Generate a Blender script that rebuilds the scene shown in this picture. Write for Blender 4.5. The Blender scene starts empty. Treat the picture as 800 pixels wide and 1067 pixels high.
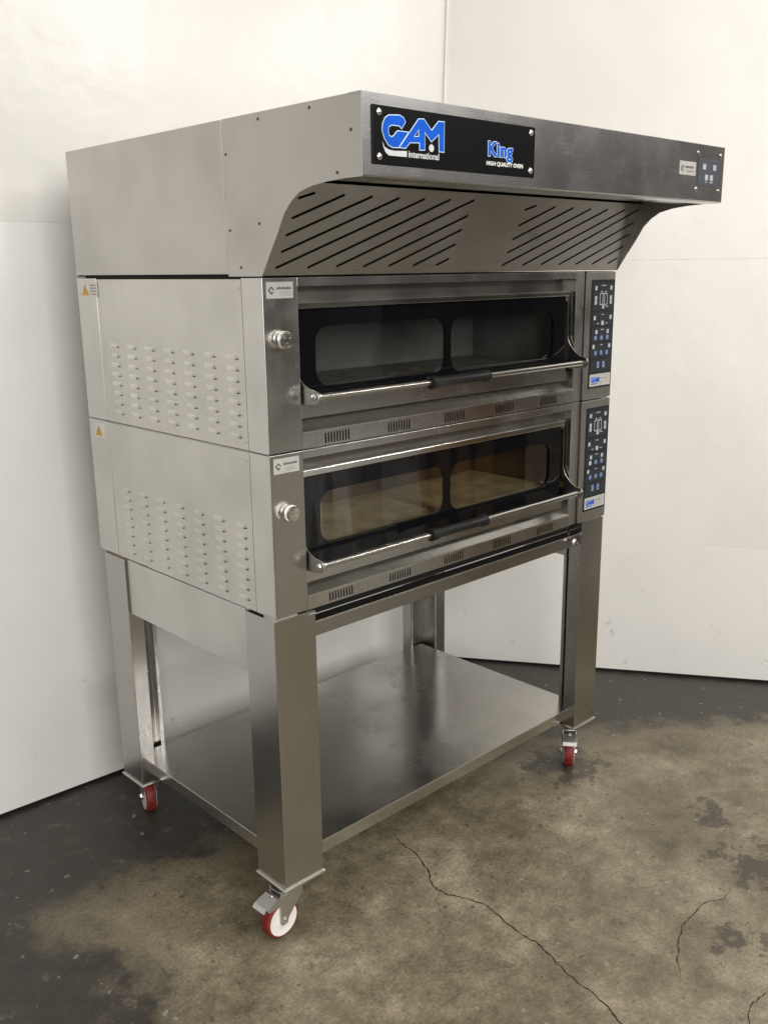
import bpy, bmesh, math, random
from mathutils import Vector, Matrix
random.seed(7)
S = bpy.context.scene
C = S.collection

# ---------------------------------------------------------------- camera
RT = Vector((0.72324658, -0.69048497, -0.01203665))
UP = Vector((0.18089504, 0.17259951, 0.96823881))
FW = Vector((0.66647683, 0.70245278, -0.24973731))
cam_d = bpy.data.cameras.new("camera")
cam = bpy.data.objects.new("camera", cam_d); C.objects.link(cam)
M = Matrix((RT, UP, -FW)).transposed().to_4x4()
M.translation = Vector((-1.206, -1.6294, 1.6287))
cam.matrix_world = M
cam_d.sensor_fit = 'HORIZONTAL'; cam_d.sensor_width = 36; cam_d.lens = 985.2 / 800 * 36
cam_d.clip_start = 0.05; cam_d.clip_end = 100
S.camera = cam

# ---------------------------------------------------------------- world: the dim hall the steel reflects
w = bpy.data.worlds.new("World"); S.world = w; w.use_nodes = True
nt = w.node_tree; N = nt.nodes; Lk = nt.links
bg = N['Background']
tc = N.new('ShaderNodeTexCoord')
sep = N.new('ShaderNodeSeparateXYZ'); Lk.new(tc.outputs['Generated'], sep.inputs[0])
ramp = N.new('ShaderNodeValToRGB')
mr = N.new('ShaderNodeMapRange'); mr.inputs[1].default_value = -1; mr.inputs[2].default_value = 1
Lk.new(sep.outputs['Z'], mr.inputs[0]); Lk.new(mr.outputs[0], ramp.inputs[0])
e = ramp.color_ramp.elements
e[0].position = 0.0; e[0].color = (.05, .046, .038, 1)
e[1].position = 1.0; e[1].color = (.62, .60, .57, 1)
for ps, c in ((.44, (.045, .042, .035, 1)), (.52, (.07, .066, .06, 1)), (.60, (.16, .155, .15, 1)), (.70, (.34, .33, .32, 1))):
    q = e.new(ps); q.color = c
mp = N.new('ShaderNodeMapping'); mp.inputs['Scale'].default_value = (5, 5, 1.2)
Lk.new(tc.outputs['Generated'], mp.inputs[0])
nz = N.new('ShaderNodeTexNoise'); nz.inputs['Scale'].default_value = 1.6; nz.inputs['Detail'].default_value = 4
Lk.new(mp.outputs[0], nz.inputs['Vector'])
r2 = N.new('ShaderNodeValToRGB'); Lk.new(nz.outputs['Fac'], r2.inputs[0])
e = r2.color_ramp.elements
e[0].position = .36; e[0].color = (.22, .21, .21, 1)
e[1].position = .68; e[1].color = (2.1, 2.0, 1.9, 1)
q = e.new(.5); q.color = (.85, .81, .76, 1)
mx = N.new('ShaderNodeMixRGB'); mx.blend_type = 'MULTIPLY'; mx.inputs[0].default_value = 1
Lk.new(ramp.outputs[0], mx.inputs[1]); Lk.new(r2.outputs[0], mx.inputs[2])
Lk.new(mx.outputs[0], bg.inputs['Color']); bg.inputs['Strength'].default_value = 0.85

# ---------------------------------------------------------------- ceiling lamps of the hall, plus two added fill lights
def lamp(name, loc, size, power, target, col=(1, .975, .935)):
    d = bpy.data.lights.new(name, 'AREA'); d.shape = 'RECTANGLE'
    d.size, d.size_y = size; d.energy = power; d.color = col
    o = bpy.data.objects.new(name, d); C.objects.link(o); o.location = loc
    o.rotation_euler = (Vector(target) - Vector(loc)).to_track_quat('-Z', 'Y').to_euler()
lamp('ceiling_or_fill_lamp', (1.3, -3.4, 4.0), (3.4, 1.8), 84, (1.2, -.2, .3))
lamp('ceiling_or_fill_lamp', (5.4, -4.8, 4.0), (1.3, .14), 26, (1.0, 1.0, 1.6))
lamp('ceiling_or_fill_lamp', (3.5, -6.4, 4.0), (1.3, .14), 26, (.2, 1.0, 1.6))
lamp('ceiling_or_fill_lamp', (1.2, -.75, 4.1), (1.4, .3), 15, (1.9, -1.7, .5))  # added lamp, no such source seen; lights the crate for its reflection

lamp('ceiling_or_fill_lamp', (-1.8, -4.8, 2.7), (3.2, 2.0), 205, (.5, .8, .6))  # added fill light, source unseen, brightens the lower walls
S.view_settings.view_transform = 'Standard'; S.view_settings.look = 'None'
S.view_settings.exposure = 0.15; S.view_settings.gamma = 1
S.render.engine = 'CYCLES'
S.cycles.max_bounces = 8; S.cycles.glossy_bounces = 5; S.cycles.transparent_max_bounces = 12
S.cycles.use_denoising = True

# ---------------------------------------------------------------- materials
def newmat(name):
    m = bpy.data.materials.new(name); m.use_nodes = True
    return m, m.node_tree.nodes, m.node_tree.links, m.node_tree.nodes['Principled BSDF']
def plain(name, col, rough=.5, metal=0, spec=.5, noise=.08, nscale=30, bump=0):
    m, n, l, b = newmat(name)
    t = n.new('ShaderNodeTexCoord'); x = n.new('ShaderNodeTexNoise'); x.inputs['Scale'].default_value = nscale; x.inputs['Detail'].default_value = 5
    l.new(t.outputs['Object'], x.inputs['Vector'])
    r = n.new('ShaderNodeValToRGB'); l.new(x.outputs['Fac'], r.inputs[0])
    r.color_ramp.elements[0].position = .3; r.color_ramp.elements[1].position = .7
    r.color_ramp.elements[0].color = tuple(c * (1 - noise) for c in col) + (1,)
    r.color_ramp.elements[1].color = tuple(min(1, c * (1 + noise)) for c in col) + (1,)
    l.new(r.outputs[0], b.inputs['Base Color'])
    b.inputs['Roughness'].default_value = rough; b.inputs['Metallic'].default_value = metal
    b.inputs['Specular IOR Level'].default_value = spec
    if bump:
        bp = n.new('ShaderNodeBump'); bp.inputs['Strength'].default_value = bump; bp.inputs['Distance'].default_value = .002
        l.new(x.outputs['Fac'], bp.inputs['Height']); l.new(bp.outputs[0], b.inputs['Normal'])
    return m
def steel(name, col=(.55, .52, .48), rough=.3, brush='x', bstr=.12, smudge=.35, wave=.0, blotch=.0):
    """brushed stainless sheet: fine grain stretched along one axis, smudges in the gloss"""
    m, n, l, b = newmat(name)
    t = n.new('ShaderNodeTexCoord')
    mp = n.new('ShaderNodeMapping'); l.new(t.outputs['Object'], mp.inputs[0])
    sc = {'x': (4, 900, 900), 'z': (900, 900, 4), 'y': (900, 4, 900), 'n': (60, 60, 60)}[brush]
    mp.inputs['Scale'].default_value = sc
    g = n.new('ShaderNodeTexNoise'); g.inputs['Scale'].default_value = 1; g.inputs['Detail'].default_value = 3
    l.new(mp.outputs[0], g.inputs['Vector'])
    s = n.new('ShaderNodeTexNoise'); s.inputs['Scale'].default_value = 5; s.inputs['Detail'].default_value = 3; s.inputs['Roughness'].default_value = .5
    l.new(t.outputs['Object'], s.inputs['Vector'])
    ra = n.new('ShaderNodeMapRange'); l.new(s.outputs['Fac'], ra.inputs[0])
    ra.inputs[1].default_value = .35; ra.inputs[2].default_value = .7
    ra.inputs[3].default_value = rough * (1 - smudge * .5); ra.inputs[4].default_value = rough * (1 + smudge)
    f2 = n.new('ShaderNodeTexNoise'); f2.inputs['Scale'].default_value = 21; f2.inputs['Detail'].default_value = 5; l.new(t.outputs['Object'], f2.inputs['Vector'])
    f3 = n.new('ShaderNodeMapRange'); l.new(f2.outputs['Fac'], f3.inputs[0]); f3.inputs[1].default_value = .55; f3.inputs[2].default_value = .72; f3.inputs[4].default_value = .035 * smudge / .3
    f4 = n.new('ShaderNodeMath'); f4.operation = 'ADD'; l.new(ra.outputs[0], f4.inputs[0]); l.new(f3.outputs[0], f4.inputs[1]); ra = f4
    gm = n.new('ShaderNodeMath'); gm.operation = 'MULTIPLY_ADD'; gm.inputs[1].default_value = .06; l.new(g.outputs['Fac'], gm.inputs[0]); l.new(ra.outputs[0], gm.inputs[2])
    l.new(gm.outputs[0], b.inputs['Roughness'])
    cr = n.new('ShaderNodeValToRGB'); l.new(g.outputs['Fac'], cr.inputs[0])
    cr.color_ramp.elements[0].position = .3; cr.color_ramp.elements[1].position = .7
    cr.color_ramp.elements[0].color = tuple(c * .965 for c in col) + (1,)
    cr.color_ramp.elements[1].color = tuple(min(1, c * 1.03) for c in col) + (1,)
    mxx = n.new('ShaderNodeMixRGB'); mxx.blend_type = 'MULTIPLY'; mxx.inputs[0].default_value = 1
    l.new(cr.outputs[0], mxx.inputs[1])
    bl = n.new('ShaderNodeMapRange'); l.new(s.outputs['Fac'], bl.inputs[0]); bl.inputs[1].default_value = .4; bl.inputs[2].default_value = .75
    bl.inputs[3].default_value = 1; bl.inputs[4].default_value = 1 - blotch - .05
    l.new(bl.outputs[0], mxx.inputs[2]); l.new(mxx.outputs[0], b.inputs['Base Color'])
    b.inputs['Metallic'].default_value = 1
    bp = n.new('ShaderNodeBump'); bp.inputs['Strength'].default_value = bstr; bp.inputs['Distance'].default_value = .0006
    l.new(g.outputs['Fac'], bp.inputs['Height'])
    last = bp
    if wave:
        wv = n.new('ShaderNodeTexNoise'); wv.inputs['Scale'].default_value = 3.2; wv.inputs['Detail'].default_value = 1
        l.new(t.outputs['Object'], wv.inputs['Vector'])
        b2 = n.new('ShaderNodeBump'); b2.inputs['Strength'].default_value = wave; b2.inputs['Distance'].default_value = .02
        l.new(wv.outputs['Fac'], b2.inputs['Height']); l.new(bp.outputs[0], b2.inputs['Normal']); last = b2
    l.new(last.outputs[0], b.inputs['Normal'])
    return m
M_side = steel('satin_side_steel', (.66, .645, .615), .36, 'z', .10, .25, .12)
M_hside = steel('satin_hood_steel', (.54, .525, .50), .34, 'z', .10, .25, .12)
M_front = steel('brushed_front_steel', (.58, .57, .55), .21, 'x', .08, .3, .05, .02)
M_frontv = steel('brushed_post_steel', (.52, .505, .48), .28, 'z', .08, .35, .04, .03)
M_fascia = steel('brushed_fascia_steel', (.58, .57, .565), .23, 'x', .10, .2, .06, -.03)
M_leg = steel('brushed_leg_steel', (.46, .448, .43), .20, 'z', .06, .25, .04, .0)
M_shelf = steel('shelf_steel', (.56, .55, .53), .19, 'x', .06, .5, .08, .06)
M_canopy = steel('canopy_steel', (.43, .418, .395), .27, 'x', .08, .3, .08)
M_edge = steel('bare_edge_or_highlight', (.85, .83, .78), .25, 'n', .05, .2)
M_chrome = steel('polished_bar_steel', (.62, .605, .57), .15, 'x', .04, .3)
M_ledge = steel('ledge_steel', (.38, .37, .345), .26, 'x', .08, .3, .1)
M_recess = steel('dull_recess_steel', (.24, .225, .205), .32, 'x', .1, .4, .05, .1)
M_galv = steel('galvanised_steel', (.50, .48, .44), .42, 'n', .3, .6, .1, .35)
M_zinc = steel('zinc_plated_steel', (.62, .62, .60), .30, 'n', .12, .3)
M_black = plain('black_grip_rubber', (.010, .010, .010), .42, 0, .3, .2, 60, .15)
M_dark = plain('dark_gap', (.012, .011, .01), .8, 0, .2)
M_frit = plain('black_printed_glass', (.004, .004, .005), .03, 0, .38)
M_plate = plain('black_sign_enamel', (.006, .006, .007), .30, 0, .12)
M_blue = plain('bright_blue_print', (.004, .085, .50), .45, 0, .15)
M_pale = plain('pale_outline_print', (.55, .70, .86), .4)
M_grey = plain('light_grey_print', (.52, .55, .55), .4)
M_white = plain('white_print', (.78, .78, .76), .45)
M_label = plain('silver_label', (.46, .45, .42), .4, .1)
M_ink = plain('dark_label_ink', (.06, .06, .06), .5)
M_ink2 = plain('grey_label_ink', (.30, .29, .28), .5)
M_yellow = plain('warning_yellow', (.75, .42, .02), .5)
M_panel = plain('charcoal_keypad_film', (.014, .016, .020), .35, 0, .25)
M_panel2 = plain('keypad_field', (.024, .027, .033), .35, 0, .25)
M_hoodkey = plain('slate_keypad_film', (.065, .07, .085), .35, 0, .3)
M_btn = plain('pale_button_print', (.40, .42, .45), .4)
M_bblue = plain('blue_button_print', (.15, .22, .40), .45)
M_hub = plain('white_nylon', (.78, .76, .72), .4, 0, .4, .06, 40)
M_red = plain('red_polyurethane', (.19, .018, .014), .55, 0, .4, .45, 50, .1)
M_stone = plain('baking_stone', (.90, .68, .38), .8, 0, .2, .25, 14, .3)
M_stone2 = plain('grey_baking_stone', (.20, .205, .185), .8, 0, .2, .25, 14, .3)
M_cav2 = plain('dark_brown_cavity_steel', (.13, .08, .045), .5, .0, .5, .4, 6)
M_cav = plain('oven_cavity_steel', (.19, .20, .195), .5, .0, .5, .3, 8)
M_bolt = steel('bolt_head_steel', (.8, .78, .74), .2, 'n', .05, .2)
def glassmat(name, tint, refl=1.0):
    m, n, l, b = newmat(name); n.remove(b)
    out = n['Material Output']
    tr = n.new('ShaderNodeBsdfTransparent'); tr.inputs[0].default_value = tint + (1,)
    gl = n.new('ShaderNodeBsdfGlossy'); gl.inputs['Roughness'].default_value = .02; gl.inputs[0].default_value = (refl, refl, refl, 1)
    fr = n.new('ShaderNodeFresnel'); fr.inputs[0].default_value = 1.85
    mxs = n.new('ShaderNodeMixShader'); l.new(fr.outputs[0], mxs.inputs[0]); l.new(tr.outputs[0], mxs.inputs[1]); l.new(gl.outputs[0], mxs.inputs[2])
    l.new(mxs.outputs[0], out.inputs['Surface'])
    return m
M_glass = glassmat('tinted_window_glass', (.88, .88, .85))

def wallmat(name, base, seed, ra=(.10, .24)):
    m, n, l, b = newmat(name)
    t = n.new('ShaderNodeTexCoord')
    mp = n.new('ShaderNodeMapping'); mp.inputs['Location'].default_value = (seed, seed * .7, seed * .3); l.new(t.outputs['Object'], mp.inputs[0])
    a = n.new('ShaderNodeTexNoise'); a.inputs['Scale'].default_value = 2.2; a.inputs['Detail'].default_value = 6; l.new(mp.outputs[0], a.inputs['Vector'])
    ms = n.new('ShaderNodeMapping'); ms.inputs['Scale'].default_value = (9, 9, .8); l.new(mp.outputs[0], ms.inputs[0])
    d = n.new('ShaderNodeTexNoise'); d.inputs['Scale'].default_value = 1.5; d.inputs['Detail'].default_value = 5; l.new(ms.outputs[0], d.inputs['Vector'])
    r = n.new('ShaderNodeValToRGB'); l.new(a.outputs['Fac'], r.inputs[0])
    r.color_ramp.elements[0].position = .25; r.color_ramp.elements[1].position = .6
    r.color_ramp.elements[0].color = tuple(c * .93 for c in base) + (1,)
    r.color_ramp.elements[1].color = base + (1,)
    # scuff marks low on the panels
    k = n.new('ShaderNodeTexNoise'); k.inputs['Scale'].default_value = 9; k.inputs['Detail'].default_value = 9; k.inputs['Roughness'].default_value = .75
    l.new(mp.outputs[0], k.inputs['Vector'])
    kr = n.new('ShaderNodeMapRange'); l.new(k.outputs['Fac'], kr.inputs[0]); kr.inputs[1].default_value = .62; kr.inputs[2].default_value = .68
    sp = n.new('ShaderNodeSeparateXYZ'); l.new(t.outputs['Object'], sp.inputs[0])
    zr = n.new('ShaderNodeMapRange'); l.new(sp.outputs['Z'], zr.inputs[0]); zr.inputs[1].default_value = .6; zr.inputs[2].default_value = .03
    zr.inputs[3].default_value = .02; zr.inputs[4].default_value = .8
    mu = n.new('ShaderNodeMath'); mu.operation = 'MULTIPLY'; l.new(kr.outputs[0], mu.inputs[0]); l.new(zr.outputs[0], mu.inputs[1])
    mx_ = n.new('ShaderNodeMixRGB'); l.new(mu.outputs[0], mx_.inputs[0]); l.new(r.outputs[0], mx_.inputs[1]); mx_.inputs[2].default_value = (.36, .32, .27, 1)
    l.new(mx_.outputs[0], b.inputs['Base Color'])
    rr = n.new('ShaderNodeMapRange'); l.new(d.outputs['Fac'], rr.inputs[0]); rr.inputs[3].default_value = ra[0]; rr.inputs[4].default_value = ra[1]
    l.new(rr.outputs[0], b.inputs['Roughness'])
    bp = n.new('ShaderNodeBump'); bp.inputs['Strength'].default_value = .30; bp.inputs['Distance'].default_value = .03
    l.new(a.outputs['Fac'], bp.inputs['Height'])
    b2 = n.new('ShaderNodeBump'); b2.inputs['Strength'].default_value = .12; b2.inputs['Distance'].default_value = .003
    l.new(d.outputs['Fac'], b2.inputs['Height']); l.new(bp.outputs[0], b2.inputs['Normal']); l.new(b2.outputs[0], b.inputs['Normal'])
    return m

def floormat():
    m, n, l, b = newmat('stained_concrete')
    t = n.new('ShaderNodeTexCoord')
    def noise(sc, det=6, ro=.6, off=0):
        mp = n.new('ShaderNodeMapping'); mp.inputs['Location'].default_value = (off, off, 0); l.new(t.outputs['Object'], mp.inputs[0])
        x = n.new('ShaderNodeTexNoise'); x.inputs['Scale'].default_value = sc; x.inputs['Detail'].default_value = det; x.inputs['Roughness'].default_value = ro
        l.new(mp.outputs[0], x.inputs['Vector']); return x
    def math_(op, a, c=None, k=None):
        x = n.new('ShaderNodeMath'); x.operation = op
        for i, v in enumerate((a, c, k)):
            if v is None: continue
            if isinstance(v, (int, float)): x.inputs[i].default_value = v
            else: l.new(v, x.inputs[i])
        return x.outputs[0]
    sp = n.new('ShaderNodeSeparateXYZ'); l.new(t.outputs['Object'], sp.inputs[0])
    X, Y = sp.outputs[0], sp.outputs[1]
    n1 = noise(3.0, 9, .68).outputs['Fac']; n2 = noise(14, 8, .7, 5).outputs['Fac']; n3 = noise(110, 9, .8, 9).outputs['Fac']; n4 = noise(1.3, 5, .6, 2).outputs['Fac']
    wob = math_('MULTIPLY_ADD', n1, .9, math_('MULTIPLY', n2, .30))           # ~0.6 mean
    wob = math_('SUBTRACT', wob, .60)
    # dark zones as signed distances (positive inside)
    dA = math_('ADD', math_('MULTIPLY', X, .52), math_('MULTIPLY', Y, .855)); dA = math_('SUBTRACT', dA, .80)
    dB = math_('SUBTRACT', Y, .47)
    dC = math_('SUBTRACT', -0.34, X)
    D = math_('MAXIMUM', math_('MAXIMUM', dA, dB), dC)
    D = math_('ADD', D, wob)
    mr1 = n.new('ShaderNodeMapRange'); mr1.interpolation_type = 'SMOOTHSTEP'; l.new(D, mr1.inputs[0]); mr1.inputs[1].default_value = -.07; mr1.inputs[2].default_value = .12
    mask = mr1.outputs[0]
    # small black patches
    for (px, py, rad) in ((1.27, -.45, .068), (1.13, -.66, .105), (.79, -.77, .06), (1.2, .05, .13), (1.62, .12, .12)):
        dx = math_('SUBTRACT', X, px); dy = math_('SUBTRACT', Y, py)
        r_ = math_('SQRT', math_('ADD', math_('MULTIPLY', dx, dx), math_('MULTIPLY', dy, dy)))
        f = math_('SUBTRACT', rad, r_)
        f = math_('ADD', f, math_('MULTIPLY', math_('SUBTRACT', n2, .5), .75))
        q_ = n.new('ShaderNodeMapRange'); l.new(f, q_.inputs[0]); q_.inputs[1].default_value = -.02; q_.inputs[2].default_value = .07; q_.inputs[4].default_value = .85; q_.interpolation_type = 'SMOOTHSTEP'
        mask = math_('MAXIMUM', mask, q_.outputs[0])
    # flakes of pale concrete inside the dark
    fl = n.new('ShaderNodeMapRange'); l.new(n2, fl.inputs[0]); fl.inputs[1].default_value = .60; fl.inputs[2].default_value = .68; fl.inputs[3].default_value = 1; fl.inputs[4].default_value = .55
    mask = math_('MULTIPLY', mask, fl.outputs[0])
    cr = n.new('ShaderNodeValToRGB'); l.new(n1, cr.inputs[0]); e = cr.color_ramp.elements
    e[0].position = .30; e[0].color = (.098, .082, .052, 1); e[1].position = .72; e[1].color = (.345, .305, .215, 1)
    q = e.new(.5); q.color = (.185, .158, .104, 1)
    def stretch(v, a, c):
        q = n.new('ShaderNodeMapRange'); l.new(v, q.inputs[0]); q.inputs[1].default_value = a; q.inputs[2].default_value = c; return q.outputs[0]
    n3s = stretch(n3, .30, .70); n2s = stretch(n2, .25, .75)
    mo = n.new('ShaderNodeMixRGB'); mo.blend_type = 'OVERLAY'; mo.inputs[0].default_value = .5; l.new(cr.outputs[0], mo.inputs[1]); l.new(n3s, mo.inputs[2])
    mo2 = n.new('ShaderNodeMixRGB'); mo2.blend_type = 'OVERLAY'; mo2.inputs[0].default_value = .5; l.new(mo.outputs[0], mo2.inputs[1]); l.new(n2s, mo2.inputs[2])
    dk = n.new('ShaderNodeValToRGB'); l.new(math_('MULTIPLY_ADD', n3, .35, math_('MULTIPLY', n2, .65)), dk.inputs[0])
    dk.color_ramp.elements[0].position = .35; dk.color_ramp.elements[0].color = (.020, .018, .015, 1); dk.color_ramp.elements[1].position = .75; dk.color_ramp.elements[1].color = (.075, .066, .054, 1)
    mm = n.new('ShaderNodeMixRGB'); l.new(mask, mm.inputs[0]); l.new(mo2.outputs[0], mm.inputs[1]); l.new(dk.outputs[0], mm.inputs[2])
    # pits and scattered grit
    sk = noise(38, 3, .5, 21).outputs['Fac']; sp_ = stretch(sk, .66, .70)
    mp_ = n.new('ShaderNodeMixRGB'); l.new(math_('MULTIPLY', sp_, .6), mp_.inputs[0]); l.new(mm.outputs[0], mp_.inputs[1]); mp_.inputs[2].default_value = (.045, .036, .024, 1); mm = mp_
    sk2 = noise(31, 3, .5, 33).outputs['Fac']; sp2 = stretch(sk2, .68, .72)
    mq_ = n.new('ShaderNodeMixRGB'); l.new(math_('MULTIPLY', sp2, .5), mq_.inputs[0]); l.new(mm.outputs[0], mq_.inputs[1]); mq_.inputs[2].default_value = (.36, .33, .26, 1); mm = mq_
    # hair cracks
    vo = n.new('ShaderNodeTexVoronoi'); vo.feature = 'DISTANCE_TO_EDGE'; vo.inputs['Scale'].default_value = 4.2
    wp = n.new('ShaderNodeMixRGB'); wp.blend_type = 'ADD'; wp.inputs[0].default_value = .35; l.new(t.outputs['Object'], wp.inputs[1]); l.new(noise(7, 6, .7, 3).outputs['Color'], wp.inputs[2])
    l.new(wp.outputs[0], vo.inputs['Vector'])
    vr = n.new('ShaderNodeMapRange'); l.new(vo.outputs['Distance'], vr.inputs[0]); vr.inputs[1].default_value = 0; vr.inputs[2].default_value = .012; vr.inputs[3].default_value = .55; vr.inputs[4].default_value = 0
    hm = n.new('ShaderNodeMapRange'); l.new(n4, hm.inputs[0]); hm.inputs[1].default_value = .48; hm.inputs[2].default_value = .6
    hc = math_('MULTIPLY', vr.outputs[0], hm.outputs[0])
    m3 = n.new('ShaderNodeMixRGB'); l.new(hc, m3.inputs[0]); l.new(mm.outputs[0], m3.inputs[1]); m3.inputs[2].default_value = (.04, .03, .02, 1)
    l.new(m3.outputs[0], b.inputs['Base Color'])
    rg = n.new('ShaderNodeMapRange'); l.new(n2, rg.inputs[0]); rg.inputs[1].default_value = .3; rg.inputs[2].default_value = .7; rg.inputs[3].default_value = .28; rg.inputs[4].default_value = .55
    l.new(rg.outputs[0], b.inputs['Roughness']); b.inputs['Specular IOR Level'].default_value = .4
    bp = n.new('ShaderNodeBump'); bp.inputs['Strength'].default_value = .35; bp.inputs['Distance'].default_value = .003
    hh = math_('MULTIPLY_ADD', n3, .4, n2); l.new(hh, bp.inputs['Height']); l.new(bp.outputs[0], b.inputs['Normal'])
    return m

# ---------------------------------------------------------------- mesh helpers
def link_bm(name, bm, mat, parent=None, bevel=0, smooth=False, ang=40):
    me = bpy.data.meshes.new(name); bm.to_mesh(me); bm.free()
    me.materials.append(mat)
    o = bpy.data.objects.new(name, me); C.objects.link(o)
    if parent is not None:
        o.parent = parent
        if parent.parent is None: o.location = -parent.location
    if bevel:
        b = o.modifiers.new('bevel', 'BEVEL'); b.width = bevel; b.segments = 2; b.limit_method = 'ANGLE'; b.angle_limit = math.radians(40)
    if smooth:
        for p in me.polygons: p.use_smooth = True
        me.set_sharp_from_angle(angle=math.radians(ang))
    return o
def add_slot(o, bm, mat):
    """fold a pattern in a second material into an existing part"""
    o.data.materials.append(mat)
    for f in bm.faces: f.material_index = len(o.data.materials) - 1
    me = bpy.data.meshes.new('t'); bm.to_mesh(me); bm.free()
    b = bmesh.new(); b.from_mesh(o.data); b.from_mesh(me); b.to_mesh(o.data); b.free(); bpy.data.meshes.remove(me)
def link_each(name, bm, mat, parent=None, bevel=0, smooth=False, ang=40):
    """every loose piece of bm becomes an object of its own"""
    bm.verts.index_update(); bm.verts.ensure_lookup_table(); seen = set(); out = []
    for v in bm.verts:
        if v.index in seen: continue
        st = [v]; isl = []; seen.add(v.index)
        while st:
            a = st.pop(); isl.append(a)
            for e in a.link_edges:
                q = e.other_vert(a)
                if q.index not in seen: seen.add(q.index); st.append(q)
        nb = bmesh.new(); mp = {a: nb.verts.new(a.co) for a in isl}
        for f in {f for a in isl for f in a.link_faces}: nb.faces.new([mp[a] for a in f.verts])
        out.append(link_bm(name, nb, mat, parent, bevel, smooth, ang))
    bm.free(); return out
def box(bm, x0, x1, y0, y1, z0, z1):
    vs = [bm.verts.new((x, y, z)) for x in (x0, x1) for y in (y0, y1) for z in (z0, z1)]
    for f in ((0, 1, 3, 2), (4, 6, 7, 5), (0, 4, 5, 1), (2, 3, 7, 6), (0, 2, 6, 4), (1, 5, 7, 3)):
        bm.faces.new([vs[i] for i in f])
def mbox(name, dims, mat, parent=None, bevel=.0008):
    o = None
    for d in (dims if isinstance(dims, list) else [dims]):
        bm = bmesh.new(); box(bm, *d); bmesh.ops.recalc_face_normals(bm, faces=bm.faces)
        q = link_bm(name, bm, mat, parent, bevel); o = o or q
    return o
def cyl(bm, p0, p1, r0, r1=None, n=24, cap=True):
    p0, p1 = Vector(p0), Vector(p1); r1 = r0 if r1 is None else r1
    ax = (p1 - p0).normalized(); q = ax.to_track_quat('Z', 'Y')
    a, b = [], []
    for i in range(n):
        v = Vector((math.cos(i * 2 * math.pi / n), math.sin(i * 2 * math.pi / n), 0)); v.rotate(q)
        a.append(bm.verts.new(p0 + v * r0)); b.append(bm.verts.new(p1 + v * r1))
    for i in range(n):
        bm.faces.new((a[i], a[(i + 1) % n], b[(i + 1) % n], b[i]))
    if cap: bm.faces.new(a[::-1]); bm.faces.new(b)
def lathe(bm, p0, axis, prof, n=28):
    p0 = Vector(p0); q = Vector(axis).normalized().to_track_quat('Z', 'Y'); rings = []
    for (h, r) in prof:
        ring = []
        for i in range(n):
            v = Vector((r * math.cos(i * 2 * math.pi / n), r * math.sin(i * 2 * math.pi / n), h)); v.rotate(q); ring.append(bm.verts.new(p0 + v))
        rings.append(ring)
    for a, b in zip(rings, rings[1:]):
        for i in range(n): bm.faces.new((a[i], a[(i + 1) % n], b[(i + 1) % n], b[i]))
    bm.faces.new(rings[0][::-1]); bm.faces.new(rings[-1])
def prism(bm, pts, org, ux, uy, dep):
    """closed outline pts (u, v) at org, extruded by vector dep"""
    org, ux, uy, dep = map(Vector, (org, ux, uy, dep))
    a = [bm.verts.new(org + ux * u + uy * v) for u, v in pts]; b = [bm.verts.new(v.co + dep) for v in a]
    bm.faces.new(a); bm.faces.new(b[::-1])
    for i in range(len(a)):
        j = (i + 1) % len(a); bm.faces.new((a[i], b[i], b[j], a[j]))
def rrect(x0, x1, y0, y1, r, n=6):
    o = []
    for cx, cy, a0 in ((x1 - r, y1 - r, 0), (x0 + r, y1 - r, 90), (x0 + r, y0 + r, 180), (x1 - r, y0 + r, 270)):
        for i in range(n + 1):
            a = math.radians(a0 + 90 * i / n); o.append((cx + r * math.cos(a), cy + r * math.sin(a)))
    return o
def curve_mesh(cu, org, ux, uy, bmout):
    o = bpy.data.objects.new('tmp', cu); C.objects.link(o)
    bpy.context.view_layer.update()
    me = bpy.data.meshes.new_from_object(o.evaluated_get(bpy.context.evaluated_depsgraph_get()))
    org, ux, uy = Vector(org), Vector(ux).normalized(), Vector(uy).normalized(); uz = ux.cross(uy)
    me.transform(Matrix(((ux.x, uy.x, uz.x, org.x), (ux.y, uy.y, uz.y, org.y), (ux.z, uy.z, uz.z, org.z), (0, 0, 0, 1))))
    bmout.from_mesh(me)
    bpy.data.objects.remove(o); bpy.data.meshes.remove(me)
def holed(bm, outer, holes, org, ux, uy, thick):
    """flat sheet with openings; its face looks along ux x uy, the sheet is centred on org"""
    cu = bpy.data.curves.new('c', 'CURVE'); cu.dimensions = '2D'; cu.fill_mode = 'BOTH'; cu.extrude = thick / 2
    for pts in [outer] + holes:
        sp = cu.splines.new('POLY'); sp.points.add(len(pts) - 1)
        for i, (u, v) in enumerate(pts): sp.points[i].co = (u, v, 0, 1)
        sp.use_cyclic_u = True
    curve_mesh(cu, org, ux, uy, bm); bpy.data.curves.remove(cu)
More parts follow.
